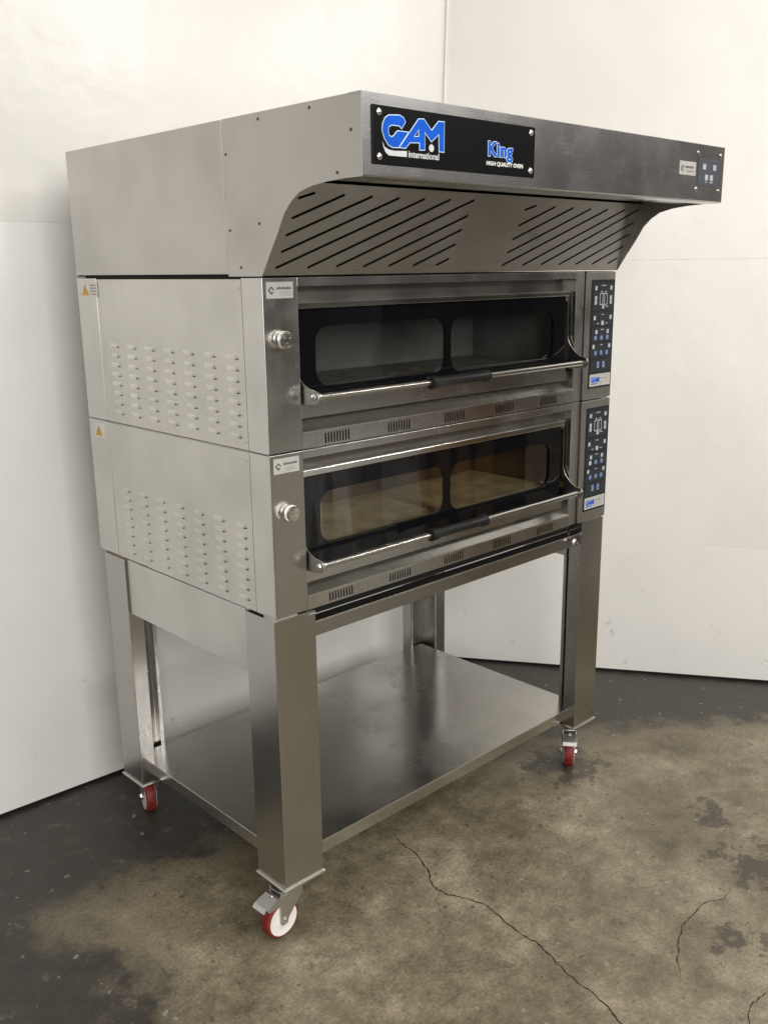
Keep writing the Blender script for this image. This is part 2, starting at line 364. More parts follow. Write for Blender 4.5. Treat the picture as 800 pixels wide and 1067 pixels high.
def text(bm, s, org, ux, uy, size, bold=0, shear=0, extrude=.0004, sx=1.0, align='LEFT', space=1.0):
    cu = bpy.data.curves.new('t', 'FONT'); cu.body = s; cu.size = size; cu.offset = bold; cu.shear = shear; cu.extrude = extrude; cu.align_x = align; cu.space_character = space
    cu.resolution_u = 3
    b2 = bmesh.new(); curve_mesh(cu, (0, 0, 0), (1, 0, 0), (0, 1, 0), b2)
    bmesh.ops.scale(b2, vec=(sx, 1, 1), verts=b2.verts)
    ux, uy = Vector(ux).normalized(), Vector(uy).normalized(); uz = ux.cross(uy); org = Vector(org)
    m = Matrix(((ux.x, uy.x, uz.x, org.x), (ux.y, uy.y, uz.y, org.y), (ux.z, uy.z, uz.z, org.z), (0, 0, 0, 1)))
    me = bpy.data.meshes.new('x'); b2.to_mesh(me); b2.free(); me.transform(m); bm.from_mesh(me)
    bpy.data.meshes.remove(me); bpy.data.curves.remove(cu)

FX, FZ = (1, 0, 0), (0, 0, 1)          # drawing on faces that look towards -y:  u = x, v = z, normal = -y
SX, SZ = (0, -1, 0), (0, 0, 1)         # drawing on faces that look towards -x:  u = -y, v = z, normal = -x

# ---------------------------------------------------------------- the setting
bm = bmesh.new()
bmesh.ops.create_grid(bm, x_segments=2, y_segments=2, size=8)
floor = link_bm('floor', bm, floormat()); floor['kind'] = 'structure'; floor['label'] = 'stained olive brown concrete floor with dark worn zones and cracks'
# cracks: narrow dark grooves following the floor
def crack(pts, w):
    bm = bmesh.new(); fine = []
    for (a, b) in zip(pts, pts[1:]):
        a, b = Vector(a), Vector(b); L = (b - a).length; k = max(2, int(L / .007))
        nrm = Vector((-(b - a).y, (b - a).x)).normalized()
        off = 0
        for i in range(k):
            t = i / k; off = off * .7 + random.uniform(-.0026, .0026)
            fine.append(a.lerp(b, t) + nrm * off)
    fine.append(Vector(pts[-1])); prev = None
    for i, p in enumerate(fine):
        d = (fine[min(i + 1, len(fine) - 1)] - fine[max(i - 1, 0)]).normalized(); nn = Vector((-d.y, d.x))
        ww = w * random.uniform(.25, 1.0) * (1.5 if random.random() < .12 else 1) * (min(1, .25 + i / 14, .25 + (len(fine) - 1 - i) / 14))
        cur = (bm.verts.new((p.x + nn.x * ww, p.y + nn.y * ww, .0012)), bm.verts.new((p.x - nn.x * ww, p.y - nn.y * ww, .0012)))
        if prev: bm.faces.new((prev[0], prev[1], cur[1], cur[0]))
        prev = cur
    bmesh.ops.recalc_face_normals(bm, faces=bm.faces)
    o = link_bm('floor_crack', bm, M_crack); o['kind'] = 'structure'
M_crack = plain('dark_crack_dirt', (.045, .034, .022), .9, 0, .1, .4, 40)
crack([(.518, .163), (.497, .102), (.494, .059), (.465, -.026), (.417, -.097), (.417, -.143), (.448, -.201), (.46, -.241), (.44, -.337), (.438, -.385), (.444, -.426), (.415, -.505), (.406, -.554), (.395, -.628), (.367, -.717), (.34, -.80)], .0024)
crack([(.987, -.66), (.929, -.671), (.875, -.645), (.814, -.643), (.753, -.645), (.68, -.673), (.584, -.737)], .0015)
crack([(.72, -.93), (.685, -.901), (.634, -.891), (.567, -.913), (.5, -.95)], .0014)
crack([(.415, -.505), (.45, -.53), (.49, -.535), (.52, -.56)], .0008)
crack([(.417, -.12), (.38, -.14), (.35, -.19), (.355, -.24)], .0007)

def quadslab(name, a, b, z0, z1, lean, mat, out, label, off=0.0, t=.02):
    """upright panel between floor points a and b; lean moves it per metre of height; out points into the room"""
    bm = bmesh.new(); a, b, out, lean = Vector(a), Vector(b), Vector(out).normalized(), lean
    def P(q, l, z, d): return bm.verts.new((q.x + l[0] * z + out.x * d, q.y + l[1] * z + out.y * d, z))
    f = [P(a, lean[0], z0, off), P(b, lean[1], z0, off), P(b, lean[1], z1, off), P(a, lean[0], z1, off)]
    g = [P(a, lean[0], z0, off - t), P(b, lean[1], z0, off - t), P(b, lean[1], z1, off - t), P(a, lean[0], z1, off - t)]
    bm.faces.new(f); bm.faces.new(g[::-1])
    for i in range(4): bm.faces.new((f[i], g[i], g[(i + 1) % 4], f[(i + 1) % 4]))
    bmesh.ops.recalc_face_normals(bm, faces=bm.faces)
    return link_bm(name, bm, mat, None, .001)
Wm = [wallmat('white_wall_paint', (.74, .725, .695), 0, (.17, .32)), wallmat('white_wall_panel_paint', (.82, .815, .79), 4), wallmat('white_wall_paint_right', (.79, .77, .735), 9, (.30, .46)), wallmat('white_lower_panel_paint', (.80, .785, .755), 13, (.28, .42))]
cor = Vector((1.535, 1.0)); lw = Vector((-4.2, 1.23)); dR = Vector((2.306, -.149)) - cor; dR.normalize(); rw = cor + dR * 2.3
leanC = (.0425, 0.0); leanN = (0, 0)
oL = Vector((-.04, -1)); oR = Vector((dR.y, -dR.x))
if oR.dot(Vector((-1.2, -1.6)) - cor) < 0: oR = -oR
def along(t): return cor.lerp(lw, t)
walls = []
def wall_part(name, a, b, z0, z1, lean, mat, out, off=0):
    o = quadslab(name, a, b, z0, z1, lean, mat, out, '', off); o['kind'] = 'structure'; return o
w1 = wall_part('wall', cor, lw, 1.766, 4.5, (leanC, leanN), Wm[0], oL)
w1['label'] = 'glossy white upper wall sheet behind the oven, left of the corner'
w2 = wall_part('wall', cor, lw, .012, 1.7657, (leanC, leanN), Wm[1], oL, .0015)
w2['label'] = 'white lower wall sheet on the left behind the oven legs'
for k, (za, zb_, off) in enumerate(((.012, .5520, .0022), (.5523, 1.647, .0012), (1.6473, 4.5, 0))):
    o = wall_part('wall', cor, rw, za, zb_, (leanC, leanC), Wm[(3, 2, 2)[k]], oR, off)
    o['label'] = ('scuffed lowest white sheet of the right wall', 'middle white sheet of the right wall', 'upper white sheet of the right wall above the oven')[k]
bm = bmesh.new()
for a, b, out in ((cor, lw, oL), (cor, rw, oR)):
    out = out.normalized(); q = [a - out * .03, b - out * .03, b + out * .001, a + out * .001]
    vs = [bm.verts.new((v.x, v.y, .001)) for v in q]; vt = [bm.verts.new((v.x, v.y, .0115)) for v in q]
    bm.faces.new(vs); bm.faces.new(vt[::-1])
    for i in range(4): bm.faces.new((vs[i], vt[i], vt[(i + 1) % 4], vs[(i + 1) % 4]))
bmesh.ops.recalc_face_normals(bm, faces=bm.faces)
o = link_bm('wall_base_gap', bm, M_dark); o['kind'] = 'structure'
# thin upright joint strip in the corner
bm = bmesh.new()
v0 = Vector((cor.x - .012, cor.y - .012, .012)); v1 = Vector((cor.x - .012 + .0425 * 4.4, cor.y - .012, 4.4))
cyl(bm, v0, v1, .004, n=8); o = link_bm('corner_bead', bm, Wm[2], None, 0, True); o['kind'] = 'structure'

# ---------------------------------------------------------------- the oven
W, D = 1.3, .826
z0, z1, z2, z3, z4, H = .858, 1.238, 1.614, 1.931, 1.790, .315
root = bpy.data.objects.new('bakery_deck_oven', None); C.objects.link(root)
root.location = (.65, .4, 0); root.empty_display_size = .3
root['label'] = 'stainless steel double deck bakery oven with slotted extraction hood on a wheeled leg stand'
root['category'] = 'bakery oven'
bpy.context.view_layer.update()

def lab(o, s): o['label'] = s; return o
def screw(bm, p, axis, r=.0032, h=.0012):
    lathe(bm, p, axis, [(-.0005, r), (h * .6, r), (h, r * .55)], 12)

# --- louvred side panels, decks
def louvre_grid(bm, ztop, dz, cols, rows, x):
    for c in range(cols):
        for r in range(rows):
            yc = .632 - c * .0880 + .020; zc = ztop - r * dz; L = .044; hgt = .0110; out = .0036
            nu, nv = 8, 4; g = []
            for i in range(nu + 1):
                u = i / nu; env = min(1, math.sin(math.pi * u) ** .45 if 0 < u < 1 else 0); row = []
                for j in range(nv + 1):
                    t = j / nv; row.append(bm.verts.new((x - out * env * math.sin(t * math.pi / 2) - .0001, yc - L / 2 + L * u, zc + hgt * (1 - t) - hgt / 2)))
                g.append(row)
            for i in range(nu):
                for j in range(nv):
                    bm.faces.new((g[i][j], g[i + 1][j], g[i + 1][j + 1], g[i][j + 1]))
            base = [bm.verts.new((x - .0001, yc - L / 2 + L * i / nu, zc - hgt / 2)) for i in range(nu + 1)]
            for i in range(nu): bm.faces.new((g[i][nv], g[i + 1][nv], base[i + 1], base[i]))
def build_deck(zb, zt, deckname, dtop, strip, wb, wt, hz, lz, which):
    """one oven deck: zb..zt; dtop = top of the door; wb..wt = window; hz = handle; lz = ledge"""
    # casing: sides, back, top, floor as thin sheets
    cs = [(0.0012, .09, .075, .0752, zb, zt)]
    b = bmesh.new()
    box(b, .004, .010, .002, D, zb + .001, zt - .001)          # behind the side sheets
    box(b, W - .006, W, .002, D, zb + .001, zt - .001)
    box(b, .0, W, D - .006, D + .0005, zb + .001, zt - .001)
    box(b, .010, W - .006, .06, D - .006, zt - .008, zt - .002)
    box(b, .010, W - .006, .06, D - .006, zb + .002, zb + .008)
    bmesh.ops.recalc_face_normals(b, faces=b.faces)
    casing = lab(link_bm('deck_casing', b, M_side, root, .0008), '%s deck casing' % which)
    # side: front return, louvred middle, rear return
    mbox('side_return', (-.0005, .004, .0, .0735, zb + .0015, zt - .0015), M_side, casing, .0012)
    mbox('side_return', (-.0005, .004, .722, D, zb + .0015, zt - .0015), M_side, casing, .0012)
    sb = bmesh.new(); box(sb, .0005, .004, .0755, .7200, zb + .002, zt - (.005 if which == 'upper' else .003))
    bmesh.ops.recalc_face_normals(sb, faces=sb.faces)
    louvre_grid(sb, zt - .170 if which == 'upper' else zt - .178, .0249, 7, 8, .0005)
    sp = link_bm('louvred_side_panel', sb, M_side, root, 0, True, 30)
    sp['label'] = 'louvred side panel of the %s deck' % which
    db = bmesh.new()
    for c in range(7):
        for r in range(8):
            yc = .632 - c * .088; zc = (zt - .170 if which == 'upper' else zt - .178) - r * .0249 - .0045
            cyl(db, (-.0012, yc + .0005, zc), (-.0022, yc - .0035, zc + .0005), .0012, n=8)
    add_slot(sp, db, M_dark)
    scb = bmesh.new()
    for (y, z) in ((.086, zt - .022), (.086, zb + .020), (.706, zb + .16)): screw(scb, (.0003, y, z), (-1, 0, 0), .0038)
    link_each('screw', scb, M_zinc, sp, 0, True)
    # warning sticker
    y0 = .805 if which == 'upper' else .797; wd = .092 if which == 'upper' else .055; zc = zt - .010
    st = mbox('warning_sticker', (-.0016, -.0007, y0 - wd, y0, zc - .040, zc), M_white, root, 0)
    st['label'] = 'white sticker with yellow warning triangle on the %s deck' % which
    tb = bmesh.new(); tw = .040
    prism(tb, [(0, 0), (tw, 0), (tw / 2, .030)], (-.0016, y0 - .006, zc - .035), SX, SZ, (-.0004, 0, 0)); bmesh.ops.recalc_face_normals(tb, faces=tb.faces)
    link_bm('warning_triangle', tb, M_yellow, st)
    tb = bmesh.new()
    prism(tb, [(0, .010), (.004, .010), (.002, 0), (.008, .012), (.004, .012), (.007, .020), (.004, .020)], (-.0021, y0 - .022, zc - .032), SX, SZ, (-.0003, 0, 0)); bmesh.ops.recalc_face_normals(tb, faces=tb.faces)
    for k in range(4 if which == 'upper' else 0):
        box(tb, -.0020, -.0015, y0 - .086, y0 - .052, zc - .010 - k * .0075, zc - .0075 - k * .0075)
    link_each('warning_print', tb, M_ink2, st)
    # left front post
    post = mbox('front_post', (.0005, .093, 0, .004, zb + .0015, zt - .0015), M_frontv, root, .0012)
    lb = mbox('label_sticker', [(.010, .081, -.0006, .0, zt - .044, zt - .010)], M_label, post, 0)
    ib = bmesh.new()
    zc = zt - .027
    prism(ib, [(.0, 0), (.009, .008), (.018, 0), (.014, 0), (.009, .0045), (.004, 0), (.009, -.005), (.0115, -.002), (.014, -.004), (.009, -.0095)], (.014, -.0006, zc), FX, FZ, (0, -.0004, 0))
    for k in range(7): box(ib, .037 + k * .0056, .0408 + k * .0056, -.0010, -.0006, zc + .0015, zc + .0060 + .0008 * (k % 2))
    bmesh.ops.recalc_face_normals(ib, faces=ib.faces); link_bm('sticker_print', ib, M_ink, post)
    ib = bmesh.new(); box(ib, .044, .070, -.0010, -.0006, zc - .006, zc - .0045); box(ib, .042, .074, -.0010, -.0006, zc - .0105, zc - .009); link_bm('sticker_print', ib, M_ink2, post)
    # control knob
    kz = zt - .130 if which == 'upper' else zt - .134
    kb = bmesh.new(); lathe(kb, (.044, 0, kz), (0, -1, 0), [(0, .019), (.003, .019), (.004, .013), (.010, .012)], 32)
    kn = link_bm('damper_knob', kb, M_zinc, root, 0, True)
    kb = bmesh.new(); lathe(kb, (.044, -.009, kz), (0, -1, 0), [(0, .0165), (.002, .0178), (.012, .0178), (.0145, .0160), (.015, .012)], 32)
    for i in range(28):
        a = i * 2 * math.pi / 28; cyl(kb, (.044 + .0178 * math.cos(a), -.011, kz + .0178 * math.sin(a)), (.044 + .0178 * math.cos(a), -.0205, kz + .0178 * math.sin(a)), .0008, n=6)
    link_bm('knob_cap', kb, M_bolt, kn, 0, True)
    kb = bmesh.new()
    for i in range(3):
        a = .4 + i * 2.1; lathe(kb, (.044 + .008 * math.cos(a), -.0238, kz + .008 * math.sin(a)), (0, -1, 0), [(0, .0035), (.0006, .0035)], 12)
    link_bm('knob_mark', kb, M_galv, kn, 0, True)
    # recess behind the door
    x0, x1 = .093, 1.113
    fb = bmesh.new()
    box(fb, x0, x1, 0, .034, zt - .020, zt - .0015)                       # head rail
    bmesh.ops.recalc_face_normals(fb, faces=fb.faces)
    link_bm('head_rail', fb, M_front, root, .0008)
    mbox('recess_panel', (x0 + .001, x1 - .001, .030, .036, dtop - .03, zt - .0205), M_recess, root, .0005)
    # ledge + vent strip (with real slots)
    lb_ = bmesh.new()
    prism(lb_, [(0, lz), (.031, lz + .025), (.031, lz + .050), (.034, lz + .050), (.034, lz + .022), (.004, lz - .0015), (0, lz - .0015)], (x0, 0, 0), (0, 1, 0), (0, 0, 1), (x1 - x0, 0, 0))
    bmesh.ops.recalc_face_normals(lb_, faces=lb_.faces); link_bm('door_ledge', lb_, M_ledge, root)
    vb = bmesh.new(); holes = []
    for gx in (.158, .357, .558, .760, .957):
        for k in range(9):
            holes.append([(gx + k * .0088, zb + .007), (gx + k * .0088 + .0044, zb + .007), (gx + k * .0088 + .0044, lz - .008), (gx + k * .0088, lz - .008)])
    holed(vb, [(x0, zb + .0015), (x1, zb + .0015), (x1, lz - .0002), (x0, lz - .0002)], holes, (0, .0012, 0), FX, FZ, .0024)
    vs = link_bm('vent_strip', vb, M_front, root, .0003)
    mbox('vent_edge_highlight', (x0 + .001, x1 - .001, -.0012, .0010, lz - .0016, lz + .0006), M_edge, vs, 0)  # highlight along the vent's upper edge, put in as a bright strip
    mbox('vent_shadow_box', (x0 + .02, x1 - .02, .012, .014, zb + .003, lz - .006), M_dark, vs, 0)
    # recess side cheeks
    mbox('recess_cheek', [(x0 - .002, x0 + .001, .004, .08, zb, zt - .002), (x1 - .001, x1 + .002, .004, .08, zb, zt - .002)], M_leg, root, 0)
    # door: black glass sheet with two clear windows
    gx0, gx1, gy = .098, 1.088, .022
    dl = hz - .046
    fb = bmesh.new()
    wl = rrect(.155, .577, wb, wt, .036, 8); wr = rrect(.602, 1.036, wb - .004, wt, .036, 8)
    holed(fb, [(gx0, dl + .029), (gx1, dl + .029), (gx1, dtop - .010), (gx0, dtop - .010)], [wl, wr], (0, gy, 0), FX, FZ, .004)
    door = link_bm('oven_door', fb, M_frit, root)
    door['label'] = 'black glass door of the %s deck' % which
    gb = bmesh.new(); 
    for p, q in ((.150, .582), (.594, 1.048)):
        vv = [gb.verts.new(c) for c in ((p, gy + .0035, wb - .008), (q, gy + .0035, wb - .008), (q, gy + .0035, wt + .004), (p, gy + .0035, wt + .004))]
        gb.faces.new(vv)
    link_bm('window_glass', gb, M_glass, door)
    mbox('door_top_bar', [(gx0 - .002, gx1 + .002, .008, .028, dtop - strip, dtop)], M_chrome, door, .0015)
    mbox('door_bottom_rail', [(gx0 - .002, gx1 + .004, .014, .030, dl - .006, dl + .031)], M_front, door, .001)
    # handle bar, grip, end brackets
    hb = bmesh.new(); cyl(hb, (.104, -.038, hz), (1.110, -.038, hz), .0076, n=28)
    link_bm('handle_bar', hb, M_chrome, door, 0, True)
    hb = bmesh.new(); lathe(hb, (.462, -.038, hz), (1, 0, 0), [(0, .011), (.003, .0165), (.022, .0165), (.030, .0128), (.188, .0128), (.196, .0165), (.215, .0165), (.218, .011)], 28)
    link_bm('handle_grip', hb, M_black, door, 0, True)
    for xb in (.0985, 1.103):
        kb = bmesh.new(); pts = [(.030, dtop - .006), (.022, dtop - .006)]
        topz = hz + .075 if xb > 1 else hz + .052
        pts += [(.020, topz)]
        for k in range(1, 8):
            t = k / 8; pts.append((.020 - .058 * (t ** 1.5), topz - (topz - hz - .015) * (1 - (1 - t) ** 1.5)))
        for k in range(9):
            a = math.radians(90 + k * 22.5); pts.append((-.038 + .016 * math.cos(a), hz + .016 * math.sin(a)))
        pts += [(.030, hz - .022)]
        prism(kb, pts, (xb, 0, 0), (0, 1, 0), (0, 0, 1), (.003, 0, 0)); bmesh.ops.recalc_face_normals(kb, faces=kb.faces)
        link_bm('hinge_bracket', kb, M_zinc if xb < 1 else M_chrome, door, .0007)
    bb = bmesh.new(); lathe(bb, (.0985, -.038, hz), (-1, 0, 0), [(0, .008), (.001, .008), (.004, .006), (.005, .003)], 6)
    lathe(bb, (.106, -.038, hz), (1, 0, 0), [(0, .0115), (.006, .0115), (.007, .0095)], 24); link_bm('handle_bolt', bb, M_bolt, door, 0, True, 30)
    # cavity with stone floor; shallow dark back wall stands in for the unlit depth
    cb = bmesh.new(); ca, cz = wb - .012, wt + .01
    box(cb, .11, 1.075, .36, .365, ca, cz); box(cb, .105, .11, .036, .36, ca, cz); box(cb, 1.075, 1.08, .036, .36, ca, cz); box(cb, .11, 1.075, .036, .36, cz, cz + .005)
    bmesh.ops.recalc_face_normals(cb, faces=cb.faces); cv = link_bm('baking_chamber', cb, M_cav if which == 'upper' else M_cav2, root)
    mbox('baking_stone', [(.112, .592, .040, .358, ca - .02, ca), (.596, 1.073, .040, .358, ca - .02, ca)], M_stone2 if which == 'upper' else M_stone, cv, .002)
    # right trim and control panel
    mbox('trim_strip', (1.1135, 1.1525, .003, .030, zb + .0015, zt - .0015), M_frontv, root, .0012)
    cp = mbox('control_panel', (1.157, W + .0005, -.004, .03, zb + .002, zt - .002), M_frontv, root, .0015)
    cp['label'] = 'keypad panel of the %s deck' % which
    px0, px1, pt, pb = 1.180, 1.297, zt - .025, zb + .034
    k = mbox('keypad_film', (px0, px1, -.0052, -.004, pb, pt), M_panel, cp, .0)
    u = px1 - px0; hgt = pt - pb
    fields = [(.03, .275), (.295, .415), (.435, .565), (.585, .715), (.735, .845)]
    fb = bmesh.new()
    for a, c in fields: box(fb, px0 + .006, px1 - .006, -.0058, -.0052, pt - c * hgt, pt - a * hgt)
    bmesh.ops.recalc_face_normals(fb, faces=fb.faces); link_bm('keypad_field', fb, M_panel2, cp)
    def btn(uu, vv, wdt=.0105, hh=.0120, m=M_btn):
        bm_ = bmesh.new(); xx = px0 + uu * u; zz = pt - vv * hgt
        prism(bm_, rrect(xx - wdt / 2, xx + wdt / 2, zz - hh / 2, zz + hh / 2, .0015, 3), (0, -.0058, 0), FX, FZ, (0, -.0006, 0)); bmesh.ops.recalc_face_normals(bm_, faces=bm_.faces)
        link_bm('button', bm_, m, cp)
    for vv in (.075, .165, .205): btn(.17, vv); btn(.83, vv)
    btn(.50, .245)
    for vv in (.345,): btn(.15, vv); btn(.85, vv)
    btn(.50, .395, .013, .013)
    btn(.25, .475); btn(.75, .475)
    for q in (.22, .48, .74): btn(q, .530, .012, .0125, M_bblue if which == 'upper' or q > .3 else M_btn)
    btn(.15, .610); btn(.85, .610)
    for q in (.25, .50, .75): btn(q, .670, .012, .0125, M_bblue)
    for q in (.38, .62): btn(q, .775, .0115, .015, M_bblue)
    fb = bmesh.new()
    for q in (.41, .60):                                                   # the two digit windows
        xx = px0 + q * u; zz = pt - .175 * hgt
        holed(fb, rrect(xx - .0085, xx + .0085, zz - .017, zz + .017, .003, 3), [rrect(xx - .0062, xx + .0062, zz - .0145, zz + .0145, .002, 3)], (0, -.0060, 0), FX, FZ, .0006)
        box(fb, xx - .004, xx + .004, -.0063, -.0058, zz + .020, zz + .023)
    for q, vv, l_ in ((.5, .052, .022), (.5, .318, .012), (.5, .455, .016), (.5, .595, .012), (.66, .243, .014), (.30, .398, .010), (.68, .398, .010), (.38, .805, .009), (.62, .805, .011), (.5, .120, .006)):
        xx = px0 + q * u; zz = pt - vv * hgt; box(fb, xx - l_ / 2, xx + l_ / 2, -.0063, -.0058, zz - .0012, zz + .0012)
    bmesh.ops.recalc_face_normals(fb, faces=fb.faces); link_each('keypad_print', fb, M_btn, cp)
    mbox('maker_label', (px0 + .005, px1 - .005, -.0060, -.0052, pb + .006, pb + .042), M_label, cp, 0)
    fb = bmesh.new(); text(fb, 'GAM', (px0 + .011, -.0061, pb + .018), FX, FZ, .021, .0010, 0, .0003, .95); box(fb, px0 + .012, px0 + .044, -.0064, -.0060, pb + .012, pb + .0145)
    link_bm('maker_print', fb, M_blue, cp)
    fb = bmesh.new(); text(fb, 'international', (px0 + .055, -.0061, pb + .026), FX, FZ, .0085, 0, 0, .0003, .95); box(fb, px0 + .055, px0 + .100, -.0064, -.0060, pb + .016, pb + .018)
    link_bm('maker_print', fb, M_ink2, cp)

build_deck(z1, z2, 'upper', 1.559, .013, 1.372, 1.506, 1.358, 1.277, 'upper')
build_deck(z0, z1, 'lower', 1.188, .015, 1.003, 1.128, .972, .894, 'lower')

# --- hood
sy = .119
def side_prof(y_from):
    cur = [(-.002, 1.615), (-.027, 1.653), (-.063, 1.704), (-.083, 1.736), (-.106, 1.757), (-.133, 1.773), (-.172, 1.782), (-.214, 1.7865), (-.268, 1.789), (-H, 1.790)]
    return [(sy - .0015, z2 + .0015)] + [(a, max(b, z2 + .0015)) for a, b in cur] + [(-H, z3), (sy - .0015, z3)]
hw = 1.312
hood = lab(link_bm('hood_casing', (lambda b: (box(b, .002, hw - .002, D - .004, D, z2 + .003, z3 - .003), box(b, .002, hw - .002, -H + .006, D - .004, z3 - .006, z3 - .002), bmesh.ops.recalc_face_normals(b, faces=b.faces), b)[-1])(bmesh.new()), M_hside, root, .0006), 'rear and top sheets of the extraction hood')
for xs in (0.0, hw - .002):
    b = bmesh.new(); holed(b, [(-y, z) for y, z in side_prof(0)], [], (xs + .001, 0, 0), SX, SZ, .002)
    sd = link_bm('hood_side', b, M_hside, root)
    if xs == 0: lab(sd, 'curved front side sheet of the hood on the near side')
    scb = bmesh.new()
    xa, ax = (-.0002, (-1, 0, 0)) if xs == 0 else (hw, (1, 0, 0))
    for (y, z) in ((.106, 1.862), (.104, 1.710), (.070, 1.634), (-.01, 1.918), (-.17, 1.920), (-.285, 1.870), (-.245, 1.800), (.0, 1.72)): screw(scb, (xa, y, z), ax, .0030)
    link_each('screw', scb, M_ink, sd, 0, True)
    b = bmesh.new(); box(b, xs, xs + .002, sy + .0005, D, z2 + .0065, z3); bmesh.ops.recalc_face_normals(b, faces=b.faces)
    sd2 = link_bm('hood_rear_side', b, M_hside, root, .0006)
mbox('hood_seam_gap', (.003, .006, .05, .78, z2 - .004, z2 + .010), M_dark, root, 0)
# fascia: folded front with returned lips
b = bmesh.new(); fpts = [(-H - .0005, z4 + .002), (-H - .0005, z3 - .0015), (-H + .003, z3 + .0005), (-H + .035, z3 + .0005), (-H + .035, z3 - .0015), (-H + .0025, z3 - .0020), (-H + .0025, z4 + .0005), (-H + .045, z4 + .0005), (-H + .045, z4 - .0012), (-H + .002, z4 - .0012)]
prism(b, fpts, (-.0012, 0, 0), (0, 1, 0), (0, 0, 1), (hw + .0024, 0, 0)); bmesh.ops.recalc_face_normals(b, faces=b.faces)
fas = link_bm('hood_fascia', b, M_fascia, root)
# slotted canopy sheet
v = Vector((0, -.077, .196)).normalized()
Ls = [(.057, .163, .095, .175), (.051, .122, .175, .174), (.044, .086, .255, .174), (.040, .051, .337, .174), (.034, .017, .417, .175), (.119, .017, .502, .177), (.200, .019, .585, .179), (.280, .018, .578, .141), (.359, .019, .570, .107), (.439, .019, .563, .071), (.517, .020, .554, .035)]
holes = []
for off in (0, .733):
    for (a, bb_, c, d_) in Ls:
        p, q = Vector((a + off, bb_)), Vector((c + off, d_)); q.x = min(q.x, 1.303)
        dd = (q - p).normalized(); nn = Vector((-dd.y, dd.x)) * .0029
        pts = []
        for cpt, s in ((q, 0), (p, 180)):
            base = math.atan2(dd.y, dd.x) + math.radians(s)
            for k in range(5):
                a_ = base - math.pi / 2 + k * math.pi / 4; pts.append((cpt.x + .0029 * math.cos(a_), cpt.y + .0029 * math.sin(a_)))
        holes.append(pts)
b = bmesh.new(); holed(b, [(.003, 0), (hw - .003, 0), (hw - .003, .196), (.003, .196)], holes, (0, 0, 1.617), FX, v, .0015)
can = link_bm('slotted_canopy', b, M_canopy, root)
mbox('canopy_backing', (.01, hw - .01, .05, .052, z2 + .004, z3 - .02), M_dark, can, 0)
# hood ceiling with slots, its front rail and lamp housings
holes = []
for k in range(9):
    for off in (.30, .72):
        x = off + k * .055; holes.append([(x, -.235), (x + .004, -.235), (x + .05, -.115), (x + .046, -.115)])
b = bmesh.new(); holed(b, [(.003, -.27), (hw - .003, -.27), (hw - .003, -.073), (.003, -.073)], [], (0, 0, 1.806), (1, 0, 0), (0, 1, 0), .0015)
hc = link_bm('hood_ceiling', b, M_side, root)
for xc in (.20, 1.215):
    lb = mbox('hood_lamp', (xc - .085, xc + .085, -.262, -.185, 1.796, 1.8045), M_zinc, root, .002)
    lab(lb, 'unlit flat lamp under the hood')
    mbox('lamp_lens', (xc - .074, xc + .074, -.252, -.195, 1.793, 1.796), plain('frosted_lens', (.55, .55, .50), .25), lb, .001)
scb = bmesh.new()
for k in range(24): screw(scb, (.05 + k * .053, -.20 + .1 * (k % 2) * 0, 1.805), (0, 0, -1), .003)
link_each('rivet', scb, M_zinc, hc, 0, True)
# fascia sign
FY = -H - .0005
sign = mbox('name_plate', (.021, .489, FY - .003, FY, 1.811, 1.911), M_plate, root, .0015)
sign['label'] = 'black name plate reading GAM international King HIGH QUALITY OVEN'
scb = bmesh.new()
for x, z in ((.037, 1.899), (.037, 1.824), (.474, 1.899), (.474, 1.824)): lathe(scb, (x, FY - .003, z), (0, -1, 0), [(0, .0062), (.001, .0062), (.003, .0045), (.0036, .002)], 20)
link_each('dome_screw', scb, M_bolt, sign, 0, True)
def poly(bm, pts, holes, s, org, y, th, grow=0):
    def gr(ps, g):
        if not g: return ps
        A = sum(ps[i][0] * ps[(i + 1) % len(ps)][1] - ps[(i + 1) % len(ps)][0] * ps[i][1] for i in range(len(ps)))
        sg = 1 if A > 0 else -1; out = []
        for i in range(len(ps)):
            p0, p1, p2 = Vector(ps[i - 1]), Vector(ps[i]), Vector(ps[(i + 1) % len(ps)])
            a = (p1 - p0).normalized(); b = (p2 - p1).normalized()
            n1 = Vector((a.y, -a.x)) * sg; n2 = Vector((b.y, -b.x)) * sg; n = (n1 + n2)
            if n.length < 1e-4: n = n1
            n.normalize(); k = min(1 / max(.45, n.dot(n1)), 2.0); out.append(tuple(p1 + n * g * k))
        return out
    tr = lambda ps: [(org[0] + p[0] * s[0], org[1] + p[1] * s[1]) for p in ps]
    holed(bm, tr(gr(pts, grow)), [tr(gr(h, -grow)) for h in holes], (0, y, 0), FX, FZ, th)
Gl = [(0.1032, 1.8876), (0.0935, 1.8755), (0.0876, 1.8798), (0.0679, 1.8796), (0.061, 1.8757), (0.059, 1.8692), (0.0608, 1.862), (0.0676, 1.8593), (0.0731, 1.8617), (0.0808, 1.8691), (0.0842, 1.8709), (0.1106, 1.8706), (0.0852, 1.8423), (0.07, 1.8416), (0.0592, 1.8454), (0.0499, 1.8557), (0.0443, 1.8689), (0.0458, 1.8799), (0.0519, 1.8903), (0.0613, 1.8957), (0.0886, 1.8979), (0.0982, 1.8945)]
Al = [(0.0871, 1.8425), (0.1376, 1.8957), (0.152, 1.897), (0.1724, 1.8785), (0.1916, 1.8963), (0.2075, 1.8968), (0.2068, 1.8427), (0.1933, 1.8427), (0.1926, 1.8735), (0.1724, 1.8589), (0.154, 1.8742), (0.1539, 1.8429), (0.1403, 1.8419), (0.1403, 1.8546), (0.1147, 1.8532), (0.1033, 1.8425)]
